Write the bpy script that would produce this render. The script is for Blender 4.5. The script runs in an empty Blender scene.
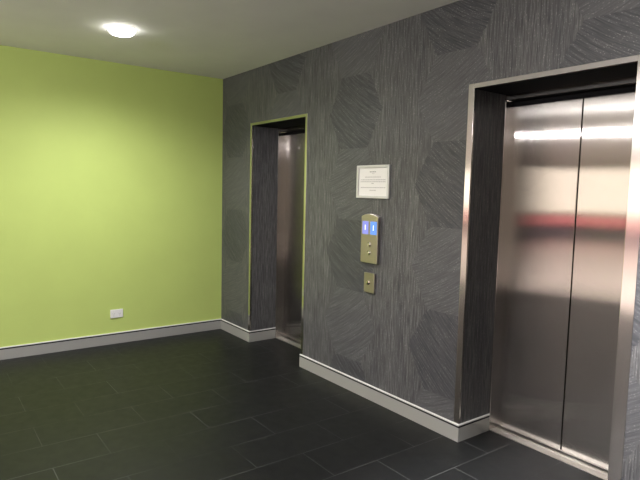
import bpy, bmesh, math
from mathutils import Vector, Matrix

scene = bpy.context.scene
C = scene.collection
PI = math.pi
H = 2.7                     # ceiling height
REV = 0.30                  # depth of the lift recesses
DOOR_Y = 0.395              # plane of the lift doors

# ------------------------------------------------------------------ helpers
def box(bm, a, b):
    x0, y0, z0 = [min(p, q) for p, q in zip(a, b)]
    x1, y1, z1 = [max(p, q) for p, q in zip(a, b)]
    v = [bm.verts.new(p) for p in ((x0,y0,z0),(x1,y0,z0),(x1,y1,z0),(x0,y1,z0),
                                   (x0,y0,z1),(x1,y0,z1),(x1,y1,z1),(x0,y1,z1))]
    for f in ((0,3,2,1),(4,5,6,7),(0,1,5,4),(1,2,6,5),(2,3,7,6),(3,0,4,7)):
        bm.faces.new([v[i] for i in f])

def prism(bm, outline, y0, y1):
    """outline: list of (x, z); extruded between y0 and y1"""
    a = [bm.verts.new((x, y0, z)) for x, z in outline]
    b = [bm.verts.new((x, y1, z)) for x, z in outline]
    bm.faces.new(a); bm.faces.new(list(reversed(b)))
    n = len(a)
    for i in range(n):
        j = (i + 1) % n
        bm.faces.new((a[j], a[i], b[i], b[j]))

def lathe(bm, prof, axis='z', loc=(0,0,0), n=48):
    """prof: list of (r, h); revolved about the axis through loc"""
    rings = []
    for r, h in prof:
        ring = []
        if r < 1e-6:
            p = (0, 0, h) if axis == 'z' else (0, h, 0)
            ring = [bm.verts.new(Vector(p) + Vector(loc))]
        else:
            for i in range(n):
                t = 2 * PI * i / n
                p = (r*math.cos(t), r*math.sin(t), h) if axis == 'z' else (r*math.cos(t), h, r*math.sin(t))
                ring.append(bm.verts.new(Vector(p) + Vector(loc)))
        rings.append(ring)
    for A, B in zip(rings, rings[1:]):
        for i in range(n):
            j = (i + 1) % n
            q = [A[i % len(A)], A[j % len(A)], B[j % len(B)], B[i % len(B)]]
            u = []
            for v in q:
                if v not in u: u.append(v)
            if len(u) > 2: bm.faces.new(u)

def link(name, bm, mat, parent=None, bevel=0, smooth=False, seg=2):
    bmesh.ops.recalc_face_normals(bm, faces=bm.faces)
    me = bpy.data.meshes.new(name); bm.to_mesh(me); bm.free()
    me.materials.append(mat)
    if smooth:
        for p in me.polygons: p.use_smooth = True
    o = bpy.data.objects.new(name, me); C.objects.link(o)
    if parent is not None:
        o.parent = parent
        o.matrix_parent_inverse = Matrix.Translation(parent.location).inverted()
    if bevel:
        m = o.modifiers.new('bevel', 'BEVEL'); m.width = bevel; m.segments = seg
        m.limit_method = 'ANGLE'; m.angle_limit = math.radians(40)
    return o

def boxes(name, lst, mat, parent=None, bevel=0):
    bm = bmesh.new()
    for a, b in lst: box(bm, a, b)
    return link(name, bm, mat, parent, bevel)

def struct(o):
    o['kind'] = 'structure'; return o

def thing(name, label, cat, loc, group=None):
    o = bpy.data.objects.new(name, None); C.objects.link(o)
    o.location = loc; o.empty_display_size = 0.1
    o['label'] = label; o['category'] = cat
    if group: o['group'] = group
    return o

# ------------------------------------------------------------------ materials
class NT:
    def __init__(s, name):
        s.mat = bpy.data.materials.new(name); s.mat.use_nodes = True
        s.t = s.mat.node_tree; s.n = s.t.nodes; s.l = s.t.links
        s.b = s.n['Principled BSDF']
    def node(s, typ, **kw):
        n = s.n.new(typ)
        for k, v in kw.items(): setattr(n, k, v)
        return n
    def put(s, sock, v):
        if isinstance(v, bpy.types.NodeSocket): s.l.new(v, sock)
        else: sock.default_value = v
    def m(s, op, a, b=None, c=None, clamp=False):
        n = s.node('ShaderNodeMath', operation=op); n.use_clamp = clamp
        s.put(n.inputs[0], a)
        if b is not None: s.put(n.inputs[1], b)
        if c is not None: s.put(n.inputs[2], c)
        return n.outputs[0]
    def mix(s, f, a, b):
        n = s.node('ShaderNodeMix', data_type='RGBA')
        s.put(n.inputs[0], f); s.put(n.inputs[6], a); s.put(n.inputs[7], b)
        return n.outputs[2]
    def fmix(s, f, a, b):
        n = s.node('ShaderNodeMix', data_type='FLOAT')
        s.put(n.inputs[0], f); s.put(n.inputs[2], a); s.put(n.inputs[3], b)
        return n.outputs[0]
    def xyz(s, x, y, z):
        n = s.node('ShaderNodeCombineXYZ')
        s.put(n.inputs[0], x); s.put(n.inputs[1], y); s.put(n.inputs[2], z)
        return n.outputs[0]
    def noise(s, vec, scale=1, detail=2, rough=.5):
        n = s.node('ShaderNodeTexNoise'); s.put(n.inputs['Vector'], vec)
        n.inputs['Scale'].default_value = scale; n.inputs['Detail'].default_value = detail
        n.inputs['Roughness'].default_value = rough
        return n.outputs['Fac']
    def ramp(s, f, lo, hi):
        n = s.node('ShaderNodeMapRange'); n.clamp = True
        s.put(n.inputs[0], f); n.inputs[1].default_value = lo; n.inputs[2].default_value = hi
        return n.outputs[0]
    def pos(s):
        g = s.node('ShaderNodeNewGeometry')
        p = s.node('ShaderNodeSeparateXYZ'); s.l.new(g.outputs['Position'], p.inputs[0])
        q = s.node('ShaderNodeSeparateXYZ'); s.l.new(g.outputs['Normal'], q.inputs[0])
        return p.outputs, q.outputs, g.outputs['Position']
    def set(s, **kw):
        for k, v in kw.items(): s.put(s.b.inputs[k.replace('_', ' ')], v)
        return s.mat
    def bump(s, h, strength, dist=.001):
        n = s.node('ShaderNodeBump'); s.put(n.inputs['Height'], h)
        n.inputs['Strength'].default_value = strength; n.inputs['Distance'].default_value = dist
        s.l.new(n.outputs[0], s.b.inputs['Normal'])

def plain(name, col, rough=.5, metal=0, spec=.5):
    t = NT(name)
    return t.set(Base_Color=(*col, 1), Roughness=rough, Metallic=metal, Specular_IOR_Level=spec)

def paint(name, col, rough=.6):
    t = NT(name); p, n, P = t.pos()
    f = t.noise(P, 3, 4)
    c = t.mix(t.ramp(f, .3, .7), (*[k*.975 for k in col], 1), (*[min(1, k*1.02) for k in col], 1))
    t.bump(t.noise(P, 350, 2), .08, .0006)
    return t.set(Base_Color=c, Roughness=rough, Specular_IOR_Level=.3)

def brushed(name, col, rough, aniso=.85, streak=.06, grain=0.0):
    """stainless steel with a fine vertical grain"""
    t = NT(name); p, n, P = t.pos()
    u = t.m('ADD', p[0], p[1])
    g = t.noise(t.xyz(t.m('MULTIPLY', u, 700), t.m('MULTIPLY', p[2], 2.5), 0), 1, 2)
    c = t.mix(g, (*[k*(1-streak) for k in col], 1), (*[k*(1+streak) for k in col], 1))
    tn = t.node('ShaderNodeTangent', direction_type='RADIAL', axis='Z')
    t.l.new(tn.outputs[0], t.b.inputs['Tangent'])
    if grain:
        # the brushed grooves tilt the surface sideways only: reflections smear across, not up and down
        geo = t.node('ShaderNodeNewGeometry')
        def vm(op, a, b):
            q = t.node('ShaderNodeVectorMath', operation=op)
            t.put(q.inputs[0], a); t.put(q.inputs[1], b); return q
        side = vm('CROSS_PRODUCT', (0, 0, 1), geo.outputs['Normal']).outputs[0]
        w1 = t.node('ShaderNodeTexWhiteNoise', noise_dimensions='3D'); t.put(w1.inputs['Vector'], t.xyz(t.m('MULTIPLY', u, 9000), t.m('MULTIPLY', p[2], 7000), 1.5))
        w2 = t.node('ShaderNodeTexWhiteNoise', noise_dimensions='3D'); t.put(w2.inputs['Vector'], t.xyz(t.m('MULTIPLY', u, 8000), t.m('MULTIPLY', p[2], 9500), 7.5))
        gr = t.m('MULTIPLY', t.m('ADD', w1.outputs['Value'], w2.outputs['Value']), .5)
        sc = t.node('ShaderNodeVectorMath', operation='SCALE')
        t.put(sc.inputs[0], side); t.put(sc.inputs['Scale'], t.m('MULTIPLY', t.m('SUBTRACT', gr, .5), grain))
        nn = vm('ADD', geo.outputs['Normal'], sc.outputs[0])
        no = t.node('ShaderNodeVectorMath', operation='NORMALIZE'); t.put(no.inputs[0], nn.outputs[0])
        t.l.new(no.outputs[0], t.b.inputs['Normal'])
    return t.set(Base_Color=c, Metallic=1.0, Roughness=rough, Anisotropic=aniso, Anisotropic_Rotation=0.0)

def wallpaper(name):
    """charcoal woven paper: columns of hexagons hatched two ways between bands of upright threads"""
    t = NT(name); p, n, P = t.pos()
    x, z = p[0], p[2]
    u = t.m('ADD', x, p[1])
    PX, PZ = .95, .54
    cx = t.m('DIVIDE', t.m('SUBTRACT', x, 2.2), PX)
    k = t.m('ROUND', cx)
    lx = t.m('MULTIPLY', t.m('SUBTRACT', cx, k), PX)
    cz = t.m('DIVIDE', t.m('SUBTRACT', z, .245), PZ)
    j = t.m('FLOOR', cz)
    lz = t.m('MULTIPLY', t.m('SUBTRACT', t.m('SUBTRACT', cz, j), .5), PZ)
    # ragged hand-drawn outline
    wob = t.m('MULTIPLY', t.m('SUBTRACT', t.noise(P, 55, 2), .5), .05)
    d = t.m('ADD', t.m('ADD', t.m('ABSOLUTE', lx), t.m('MULTIPLY', t.m('ABSOLUTE', lz), .55)), wob)
    inside = t.m('LESS_THAN', d, .305)
    front = t.m('GREATER_THAN', t.m('ABSOLUTE', n[1]), .5)
    inside = t.m('MULTIPLY', inside, front)
    par = t.m('PINGPONG', t.m('ADD', t.m('ADD', j, k), 20), 1)      # 0 light, 1 dark
    # per-hexagon tone
    wn = t.node('ShaderNodeTexWhiteNoise', noise_dimensions='2D')
    t.l.new(t.xyz(j, k, 0), wn.inputs['Vector'])
    rnd = wn.outputs['Value']
    ang = t.fmix(par, math.radians(27), math.radians(-36))
    ang = t.m('ADD', ang, t.m('MULTIPLY', t.m('SUBTRACT', rnd, .5), .25))
    ang = t.m('ADD', ang, t.m('MULTIPLY', lx, .3))                     # lines fan a little
    ang = t.fmix(inside, math.radians(90), ang)
    ca, sa = t.m('COSINE', ang), t.m('SINE', ang)
    hu = t.fmix(inside, u, lx); hz = t.fmix(inside, z, lz)
    al = t.m('ADD', t.m('MULTIPLY', hu, ca), t.m('MULTIPLY', hz, sa))
    ac = t.m('SUBTRACT', t.m('MULTIPLY', hz, ca), t.m('MULTIPLY', hu, sa))
    cell = t.m('MULTIPLY', rnd, t.m('MULTIPLY', inside, 40))
    s1 = t.noise(t.xyz(t.m('MULTIPLY', al, 5), t.m('MULTIPLY', ac, 115), cell), 1, 1)
    s2 = t.noise(t.xyz(t.m('MULTIPLY', al, 14), t.m('MULTIPLY', ac, 300), cell), 1, 2)
    st = t.m('ADD', t.m('MULTIPLY', t.ramp(s1, .36, .66), .5), t.m('MULTIPLY', t.ramp(s2, .34, .68), .5))
    st = t.m('ADD', t.m('MULTIPLY', st, t.fmix(inside, 1.0, t.fmix(par, .65, .9))), t.fmix(inside, 0.0, t.fmix(par, .20, .05)))
    # wide soft change of the upright threads
    band = t.ramp(t.noise(t.xyz(t.m('MULTIPLY', u, 7), t.m('MULTIPLY', z, .5), 7), 1, 2), .3, .7)
    dark = t.mix(inside, (.026, .027, .031, 1), t.mix(par, (.042, .044, .050, 1), (.022, .024, .029, 1)))
    lite = t.mix(inside, t.mix(band, (.108, .110, .118, 1), (.185, .182, .185, 1)),
                 t.mix(par, (.130, .130, .137, 1), (.096, .098, .108, 1)))
    col = t.mix(st, dark, lite)
    # silver flecks along the threads
    fl = t.noise(t.xyz(t.m('MULTIPLY', al, 90), t.m('MULTIPLY', ac, 240), 11), 1, 0)
    fl = t.m('MULTIPLY', t.ramp(fl, .66, .74), t.ramp(s1, .45, .6))
    col = t.mix(t.m('MULTIPLY', fl, .55), col, (.42, .41, .40, 1))
    t.bump(st, .35, .0012)
    return t.set(Base_Color=col, Roughness=.42, Specular_IOR_Level=.55, Metallic=t.m('MULTIPLY', fl, .6))

def floor_tiles(name):
    t = NT(name); p, n, P = t.pos()
    br = t.node('ShaderNodeTexBrick')
    br.offset = .5; br.offset_frequency = 2; br.squash = 1
    v = t.xyz(t.m('ADD', p[1], 20*.615+.585+.0008), t.m('ADD', p[0], -2.272+20*.3075), 0)
    t.l.new(v, br.inputs['Vector'])
    for key, val in (('Scale', 1), ('Mortar Size', .0022), ('Mortar Smooth', .25), ('Bias', 0),
                     ('Brick Width', .615), ('Row Height', .3075)):
        br.inputs[key].default_value = val
    br.inputs['Color1'].default_value = (.0062, .0068, .0072, 1)
    br.inputs['Color2'].default_value = (.0085, .0090, .0094, 1)
    br.inputs['Mortar'].default_value = (.085, .085, .08, 1)
    # joints with caught light painted in: pale in places, dark in others
    w = t.ramp(t.noise(P, 1.7, 3), .38, .62)
    f1 = t.noise(P, 9, 5, .6)
    body = t.mix(t.ramp(f1, .3, .75), (.0060, .0064, .0068, 1), (.0100, .0104, .0104, 1))
    c = t.mix(.5, br.outputs['Color'], body)
    mort = t.mix(w, (.009, .009, .009, 1), (.075, .076, .076, 1))
    c = t.mix(br.outputs['Fac'], c, mort)
    rough = t.m('ADD', t.m('MULTIPLY', t.noise(P, 14, 4), .14), .34)
    h = t.m('SUBTRACT', t.m('MULTIPLY', f1, .35), br.outputs['Fac'])
    t.bump(h, .25, .0015)
    return t.set(Base_Color=c, Roughness=rough, Specular_IOR_Level=.2)

def glow(name, col, strength, base=1.0):
    t = NT(name)
    return t.set(Base_Color=(*[min(.9, k)*base for k in col], 1), Emission_Color=(*col, 1), Emission_Strength=strength, Roughness=.4)

M = {}
M['green'] = paint('lime_green_paint', (.50, .615, .18))
M['ceiling'] = paint('ceiling_white_paint', (.84, .835, .82), .8)
M['cream'] = paint('cream_paint', (.62, .59, .54))
M['lilac'] = paint('grey_lilac_paint', (.46, .43, .52))
M['paper'] = wallpaper('charcoal_hatched_wallpaper')
M['floor'] = floor_tiles('dark_slate_tiles')
M['beige'] = plain('beige_polished_floor', (.50, .43, .39), .3)
M['steel'] = brushed('brushed_stainless_door', (.46, .435, .42), .09, 1.0, .06, .75)
M['steel_frame'] = brushed('stainless_frame', (.66, .63, .61), .15, .8, .03)
M['alu'] = plain('satin_aluminium_skirting', (.42, .42, .40), .38, .3)
M['alu_cap'] = plain('pale_aluminium_edge', (.78, .78, .76), .4, 0)
M['gap'] = plain('dark_gap', (.006, .006, .007), .7)
M['sill'] = brushed('ribbed_aluminium_sill', (.75, .73, .69), .35, .5, .03)
M['dark'] = plain('dark_lift_header', (.010, .010, .011), .8, 0, .1)
M['panel'] = brushed('champagne_steel_plate', (.46, .42, .395), .30, .6, .04)
M['screen_l'] = glow('pale_blue_screen', (.33, .36, .95), .50, .15)
M['screen_r'] = glow('blue_screen', (.16, .36, 1.0), .55, .15)
M['digit'] = glow('white_screen_digit', (.75, .85, 1.0), .6)
M['button'] = plain('polished_button', (.70, .66, .58), .18, 1)
M['keyhole'] = plain('key_slot', (.01, .01, .01), .5)
M['frame'] = plain('pale_silver_frame', (.70, .70, .67), .35, .2)
M['sheet'] = plain('white_notice_sheet', (.91, .90, .86), .6)
M['ink'] = plain('grey_ink', (.50, .49, .46), .7)
M['plastic'] = plain('white_plastic', (.80, .80, .78), .35)
M['slot'] = plain('socket_slot', (.03, .03, .03), .6)
M['lamp_trim'] = plain('white_lamp_trim', (.85, .85, .83), .4)
M['lamp'] = glow('lit_lamp_diffuser', (1.0, .97, .91), 10.0)
M['tube'] = glow('lit_tube', (1.0, .95, .88), 1.5)
M['mullion'] = plain('dark_window_frame', (.05, .05, .05), .4, .5)
M['ground'] = plain('pale_paving', (.42, .38, .35), .8)

def window_glass(name, tint):
    t = NT(name)
    tr = t.node('ShaderNodeBsdfTransparent'); tr.inputs[0].default_value = (*tint, 1)
    gl = t.node('ShaderNodeBsdfGlossy'); gl.inputs['Roughness'].default_value = .02
    fr = t.node('ShaderNodeFresnel'); fr.inputs[0].default_value = 1.45
    mx = t.node('ShaderNodeMixShader')
    t.l.new(fr.outputs[0], mx.inputs[0]); t.l.new(tr.outputs[0], mx.inputs[1]); t.l.new(gl.outputs[0], mx.inputs[2])
    t.l.new(mx.outputs[0], t.n['Material Output'].inputs[0])
    return t.mat
M['glass'] = window_glass('window_glass', (.95, .97, .96))
M['redglass'] = window_glass('red_tinted_glass', (1.0, .62, .70))

# ------------------------------------------------------------------ setting
X0, X1, Y0 = -14.0, 7.6, -17.0
struct(boxes('floor', [((X0-.2, -5.2, -.1), (X1+.2, .8, 0))], M['floor']))
struct(boxes('floor_lobby', [((X0-.2, Y0-.2, -.1), (X1+.2, -5.2, 0))], M['beige']))
struct(boxes('ceiling', [((X0-.2, Y0-.2, H), (X1+.2, .8, H+.1))], M['ceiling']))
GY = -3.3                                                      # far end of the green wall
struct(boxes('wall_left', [((-.2, GY, 0), (0, .8, H))], M['green']))
struct(boxes('wall_side', [((X0, GY, 0), (-.2, GY+.15, H))], M['cream']))
struct(boxes('wall_right', [((X1, Y0, 0), (X1+.15, .8, H))], M['cream']))
struct(boxes('wall_far_left', [((X0-.15, Y0, 0), (X0, GY+.15, H))], M['cream']))

# grey wall with two recesses; each: outer frame x0..x1, inner clear opening xi0..xi1, height of the clear opening
P1 = dict(x0=.613, xi0=.642, xi1=1.565, x1=1.590, top=2.165, t=.020)
P2 = dict(x0=3.260, xi0=3.298, xi1=4.215, x1=4.275, top=2.165, t=.024)
DT = .55                                                       # thickness of the wall
bm = bmesh.new()
box(bm, (0, 0, 0), (P1['xi0'], REV, H)); box(bm, (P1['xi1'], 0, 0), (P2['xi0'], REV, H)); box(bm, (P2['xi1'], 0, 0), (X1, REV, H))
for P in (P1, P2): box(bm, (P['xi0'], 0, P['top']), (P['xi1'], REV, H))
struct(link('wall_back', bm, M['paper']))
for i, P in enumerate((P1, P2)):
    struct(boxes('trim_%d' % (i+2), [((P['xi0'], 0.010, P['top']-.006), (P['xi1'], REV, P['top']))], M['dark']))

# far wall behind the camera, with a long window over a rose-painted dado
WX0, WX1, WZ0, WZ1 = -13.8, 3.0, .42, 2.66
struct(boxes('wall_front', [((X0, Y0-.15, 0), (WX0, Y0, H)), ((WX1, Y0-.15, 0), (X1, Y0, H)),
                            ((WX0, Y0-.15, WZ1), (WX1, Y0, H)), ], M['cream']))
struct(boxes('trim_1', [((WX0, Y0-.15, 0), (WX1, Y0, WZ0))], M['lilac']))
wf = []
npan = 7
for i in range(npan + 1):
    xx = WX0 + (WX1-WX0)*i/npan
    xx = min(max(xx, WX0+.03), WX1-.03)
    wf.append(((xx-.03, Y0-.12, WZ0+.05), (xx+.03, Y0-.04, WZ1-.05)))
wf += [((WX0, Y0-.12, WZ0), (WX1, Y0-.04, WZ0+.05)), ((WX0, Y0-.12, WZ1-.05), (WX1, Y0-.04, WZ1)), ((WX0, Y0-.10, .84), (WX1, Y0-.06, .86))]
win = struct(boxes('window_1', wf, M['mullion']))
for i in range(npan):
    a = WX0 + (WX1-WX0)*i/npan; b = WX0 + (WX1-WX0)*(i+1)/npan
    boxes('pane', [((a+.03, Y0-.086, .86), (b-.03, Y0-.080, WZ1-.05))], M['glass'], win)
    boxes('red_pane', [((a+.03, Y0-.086, WZ0+.05), (b-.03, Y0-.080, .84))], M['redglass'], win)
struct(boxes('ground', [((-60, -60, -.12), (60, Y0-.2, -.10))], M['ground']))

# skirting: metal face, dark groove, pale top edge
def skirting(name, runs):
    """runs: list of (axis, wall plane, from, to, side) boxes given as corner pairs with z left out"""
    face, groove, cap = bmesh.new(), bmesh.new(), bmesh.new()
    for (ax, ay), (bx, by), (nx, ny) in runs:
        T = .012
        def put(bm, z0, z1, d):
            box(bm, (ax, ay, z0), (bx + nx*d, by + ny*d, z1))
        put(face, 0, .090, T); put(groove, .090, .103, .0105); put(cap, .103, .111, T)
    o = link(name, face, M['alu'])
    link('groove', groove, M['gap'], o); link('top_edge', cap, M['alu_cap'], o)
    return struct(o)
skirting('baseboard_left', [((0, GY), (0, 0), (1, 0))])
T = .012
skirting('baseboard_back', [
    ((.012, 0), (P1['xi0']+.010, 0), (0, -1)), ((P1['xi0']-.002, 0), (P1['xi0']-.002, REV), (1.0, 0)),
    ((P1['xi1']-.010, 0), (P2['xi0']+.010, 0), (0, -1)), ((P2['xi0']-.002, 0), (P2['xi0']-.002, REV), (1.0, 0)),
    ((P1['xi1']+.002, 0), (P1['xi1']+.002, REV), (-1, 0)),
    ((P2['xi1']+.002, 0), (P2['xi1']+.002, REV), (-1, 0)),
    ((P2['xi1']-.010, 0), (X1, 0), (0, -1))])
skirting('baseboard_right', [((X1, Y0), (X1, -.012), (-1, 0))])

# ------------------------------------------------------------------ lifts
def lift(P, label):
    cx = (P['xi0'] + P['xi1'])/2
    root = thing('elevator_entrance', label, 'elevator', (cx, DOOR_Y, 0))
    root['kind'] = 'thing'
    fx0, fx1, top, t = P['x0'], P['x1'], P['top'], P['t']
    ix0, ix1 = P['xi0'], P['xi1']
    zb = .111
    # surround on the wall face: angle strips, front flange plus a lip into the recess
    F = .004
    o = boxes('frame_strip', [((fx0, -F, zb), (ix0+F, 0, top+t)), ((ix0, 0, zb), (ix0+F, 0.010, top))], M['steel_frame'], root, .0012)
    o = boxes('frame_strip', [((ix1-F, -F, zb), (fx1, 0, top+t)), ((ix1-F, 0, .111), (ix1, 0.010, top))], M['steel_frame'], root, .0012)
    o = boxes('frame_strip', [((ix0+F, -F, top-F), (ix1-F, 0, top+t)), ((ix0+F, 0, top-F), (ix1-F, 0.010, top))], M['steel_frame'], root, .0012)
    # steel door frame at the back of the recess
    hd = 2.125
    for a, b in ((ix0, 1), (ix1, -1)):
        boxes('jamb', [((a, REV, 0), (a+b*.010, DOOR_Y+.02, hd)), ((a-b*.06, REV+.001, 0), (a, REV+.02, hd+.04))], M['steel_frame'], root, .002)
    hdr = boxes('header', [((ix0, REV, hd), (ix1, REV+.012, top)), ((ix0-.06, REV+.001, top), (ix1+.06, DOOR_Y+.06, top+.03))], M['steel_frame'], root, .002)
    boxes('header_soffit_shade', [((ix0+.010, REV+.012, hd), (ix1-.010, DOOR_Y+.06, hd+.012)), ((ix0+.010, DOOR_Y-.012, hd-.028), (ix1-.010, DOOR_Y-.003, hd))], M['dark'], root)  # header underside, plus a dark strip standing in for the shadow over the leaves
    # sliding leaves with a narrow gap
    mid = (ix0 + ix1)/2 - .008
    g = .0025
    for a, b in ((ix0+.006, mid-g), (mid+g, ix1-.006)):
        boxes('door_panel', [((a, DOOR_Y, .012), (b, DOOR_Y+.03, hd+.005))], M['steel'], root, .004)
    boxes('shaft_lining', [((ix0-.06, DOOR_Y+.055, 0), (ix1+.06, DOOR_Y+.075, hd+.05))], M['dark'], root)
    s = boxes('sill', [((ix0, REV+.004, 0), (ix1, REV+.056, .006)), ((ix0, REV+.056, 0), (ix1, REV+.064, .003)),
                       ((ix0, REV+.064, 0), (ix1, DOOR_Y+.04, .006))], M['sill'], root, .001)
    return root
lift(P1, 'narrow glimpse of a dark steel lift entrance recessed beside the green wall')
lift(P2, 'wide pinkish brushed steel double lift doors in the recess at the right of the wall')

# ------------------------------------------------------------------ framed notice
nx0, nx1, nz0, nz1 = 2.263, 2.612, 1.494, 1.733
n = thing('framed_notice', 'pale silver framed white notice on the grey wall above the lift call panel', 'sign', ((nx0+nx1)/2, 0, nz0))
fw, fd = .020, .016
bm = bmesh.new()
box(bm, (nx0, -fd, nz0), (nx0+fw, 0, nz1)); box(bm, (nx1-fw, -fd, nz0), (nx1, 0, nz1))
box(bm, (nx0+fw, -fd, nz0), (nx1-fw, 0, nz0+fw)); box(bm, (nx0+fw, -fd, nz1-fw), (nx1-fw, 0, nz1))
link('frame', bm, M['frame'], n, .003)
sh = boxes('sheet', [((nx0+fw, -.006, nz0+fw), (nx1-fw, 0, nz1-fw))], M['sheet'], n)
# illegibly small printing: rows of short grey words, centred
w, h = nx1-nx0-2*fw, nz1-nz0-2*fw
cx = (nx0+nx1)/2
import random
random.seed(4)
for fz, width, th in ((.84, .24, .0085), (.79, .08, .003), (.66, .56, .0045), (.56, .86, .0045), (.49, .88, .0045), (.43, .10, .0045), (.28, .86, .0045), (.18, .22, .0045)):
    z = nz0 + fw + h*fz; a = cx - w*width/2; end = cx + w*width/2; bm = bmesh.new()
    while a < end - .004:
        b = min(a + random.uniform(.010, .026), end)
        box(bm, (a, -.0066, z), (b, -.0055, z+th)); a = b + .004
    link('text_line', bm, M['ink'], sh)

# ------------------------------------------------------------------ call panel with two displays
def plate(name, x0, x1, z0, z1, d, mat, parent, arch=0):
    ol = [(x0, z0), (x1, z0), (x1, z1)]
    if arch:
        for i in range(1, 12):
            f = i/12; ol.append((x1+(x0-x1)*f, z1 + arch*(1-(2*f-1)**2)))
    ol.append((x0, z1))
    bm = bmesh.new(); prism(bm, ol, -d, .003)
    return link(name, bm, mat, parent, .0025)
px0, px1, pz0, pz1 = 2.347, 2.528, 1.022, 1.362
D = .026
cp = thing('lift_call_panel', 'arched champagne steel lift call panel with two glowing blue displays', 'lift control panel', ((px0+px1)/2, 0, pz0))
plate('faceplate', px0, px1, pz0, pz1, D, M['panel'], cp, .020)
for k, (a, b, mt) in enumerate(((px0+.014, px0+.080, 'screen_l'), (px1-.080, px1-.012, 'screen_r'))):
    d = boxes('display', [((a, -D-.002, 1.232), (b, -D+.004, 1.327))], M[mt], cp, .001)
    # floor digit of the indicator
    c = (a+b)/2
    boxes('digit', [((c-.004, -D-.0028, 1.262), (c+.004, -D-.001, 1.300))], M['digit'], d)
cxp = (px0+px1)/2
for zz in (1.158, 1.098):
    bm = bmesh.new()
    lathe(bm, [(.019, .004), (.019, -.003), (.0165, -.0045), (.0150, -.0025), (.0135, -.0025), (.0130, -.006), (.008, -.0075), (0, -.008)], 'y', (cxp+.004, -D, zz), 32)
    link('button', bm, M['button'], cp, smooth=True)

# ------------------------------------------------------------------ key switch
ks = thing('key_switch', 'small upright steel key switch plate below the lift call panel', 'switch', (2.44, 0, .80))
plate('faceplate', 2.385, 2.497, .802, .948, .018, M['panel'], ks)
bm = bmesh.new()
lathe(bm, [(.018, .002), (.018, -.004), (.014, -.007), (0, -.007)], 'y', (2.436, -.018, .877), 28)
lk = link('lock_barrel', bm, M['button'], ks, smooth=True)
boxes('keyhole', [((2.433, -.0262, .867), (2.439, -.024, .887))], M['keyhole'], lk)

# ------------------------------------------------------------------ power outlet on the green wall
po = thing('power_outlet', 'white double power outlet low on the lime green wall', 'power outlet', (0, -1.128, .255))
y0, y1, z0, z1 = -1.188, -1.067, .257, .340
boxes('faceplate', [((0, y0, z0), (.010, y1, z1))], M['plastic'], po, .003)
for s in (-1, 1):
    yc = -1.1275 + s*.028
    for ang, dy, dz in ((.5, -.007, .006), (-.5, .007, .006), (0, 0, -.012)):
        bm = bmesh.new(); box(bm, (.0095, -.0012, -.004), (.0106, .0012, .004))
        bmesh.ops.transform(bm, matrix=Matrix.Translation((0, yc+dy, .292+dz)) @ Matrix.Rotation(ang, 4, 'X'), verts=bm.verts)
        link('socket_slot', bm, M['slot'], po)
    boxes('rocker_switch', [((.010, yc-.006, .316), (.0135, yc+.006, .330))], M['plastic'], po, .001)

# ------------------------------------------------------------------ ceiling lights
def spot(x, y, power, col=(1, .975, .965), ang=150, blend=.9, size=.07, z=H-.075):
    l = bpy.data.lights.new('downlight_and_fill_lamp', 'SPOT'); l.energy = power; l.color = col
    l.spot_size = math.radians(ang); l.spot_blend = blend; l.shadow_soft_size = size
    o = bpy.data.objects.new('downlight_and_fill_lamp', l); C.objects.link(o); o.location = (x, y, z)
    return o
def downlight(x, y, label):
    cl = thing('ceiling_light', label, 'ceiling light', (x, y, H), 'round ceiling downlights')
    bm = bmesh.new()
    lathe(bm, [(.104, 0), (.103, -.004), (.100, -.006), (.097, -.005), (.096, 0)], 'z', (x, y, H), 64)
    link('trim_ring', bm, M['lamp_trim'], cl, smooth=True)
    bm = bmesh.new()
    lathe(bm, [(.0965, 0), (.0955, -.012), (.090, -.026), (.074, -.040), (.046, -.049), (0, -.053)], 'z', (x, y, H), 64)
    link('diffuser', bm, M['lamp'], cl, smooth=True)
LX, LY = 1.17, -1.405
downlight(LX, LY, 'round lit white downlight on the ceiling near the green wall')
spot(LX, LY, 112, ang=164, blend=1.0)
downlight(3.4, LY, 'round downlight in the ceiling in front of the lift call panel')
spot(3.4, LY, 75, ang=125)
downlight(4.62, -.5, 'added unseen round downlight brightening the wall right of the steel lift doors')  # added with its narrow spot to brighten the wallpaper at the right edge
spot(4.62, -.5, 600, ang=62, blend=.6)
def fill_point(x, y, power):  # added unseen point lamp that brightens the ceiling, with no fitting
    l = bpy.data.lights.new('fill_point_lamp', 'POINT'); l.energy = power; l.color = (1, .975, .965); l.shadow_soft_size = .018
    o = bpy.data.objects.new('fill_point_lamp', l); C.objects.link(o); o.location = (x, y, 2.38)
fill_point(3.15, -4.2, 105)
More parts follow.
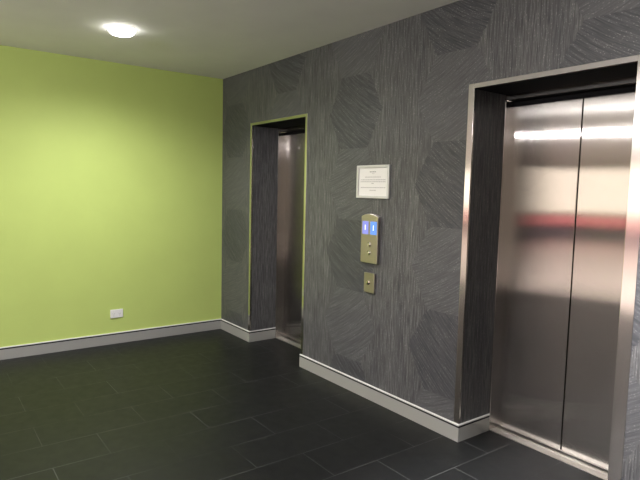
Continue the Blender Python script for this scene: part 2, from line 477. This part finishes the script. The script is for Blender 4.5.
spot(2.6, -6.6, 550)  # added lamp; its bounce off the pale floor brightens the near ceiling
for x, y in ((-4, -8), (1.5, -9), (4.2, -9), (-8, -13), (-2, -13.5), (3, -13)):
    spot(x, y, 260)

# slim linear lights of the lobby behind the camera; the photo has them as streaks in the right doors
def linear(x0, x1, y, label):
    r = thing('linear_light', label, 'ceiling light', ((x0+x1)/2, y, H))
    boxes('housing', [((x0, y-.05, H-.02), (x1, y+.05, H))], M['lamp_trim'], r, .002)
    boxes('diffuser', [((x0+.02, y-.04, H-.024), (x1-.02, y+.04, H-.019))], M['tube'], r)
linear(-.4, 1.6, -5.3, 'slim linear ceiling light reflected as the highest bright streak in the left lift leaf')
linear(-.9, .2, -6.4, 'slim linear ceiling light reflected as the short middle streak in the left lift leaf')
linear(1.3, 3.0, -5.9, 'slim linear ceiling light reflected as the bright streak in the right lift leaf')

# ------------------------------------------------------------------ daylight
w = bpy.data.worlds.new('sky'); scene.world = w; w.use_nodes = True
bg = w.node_tree.nodes['Background']
bg.inputs[0].default_value = (1.0, .83, .70, 1); bg.inputs[1].default_value = 2.35

# ------------------------------------------------------------------ camera
cx, cy, cz, yaw, pitch, roll, F = 5.4202, -2.6766, 1.5357, math.radians(-53.5121), math.radians(-5.0754), math.radians(1.3266), 547.495
f = Vector((math.sin(yaw)*math.cos(pitch), math.cos(yaw)*math.cos(pitch), math.sin(pitch)))
r = Vector((math.cos(yaw), -math.sin(yaw), 0)); u = r.cross(f)
r2 = r*math.cos(roll) + u*math.sin(roll); u2 = u*math.cos(roll) - r*math.sin(roll)
cam = bpy.data.cameras.new('camera'); co = bpy.data.objects.new('camera', cam); C.objects.link(co)
cam.sensor_width = 36; cam.lens = F/640*36; cam.clip_start = .05; cam.clip_end = 200
mw = Matrix((r2, u2, -f)).transposed().to_4x4(); mw.translation = (cx, cy, cz)
co.matrix_world = mw
scene.camera = co

vs = scene.view_settings
vs.view_transform = 'Standard'; vs.look = 'None'; vs.exposure = 0.8; vs.gamma = 1.0; vs.use_curve_mapping = False
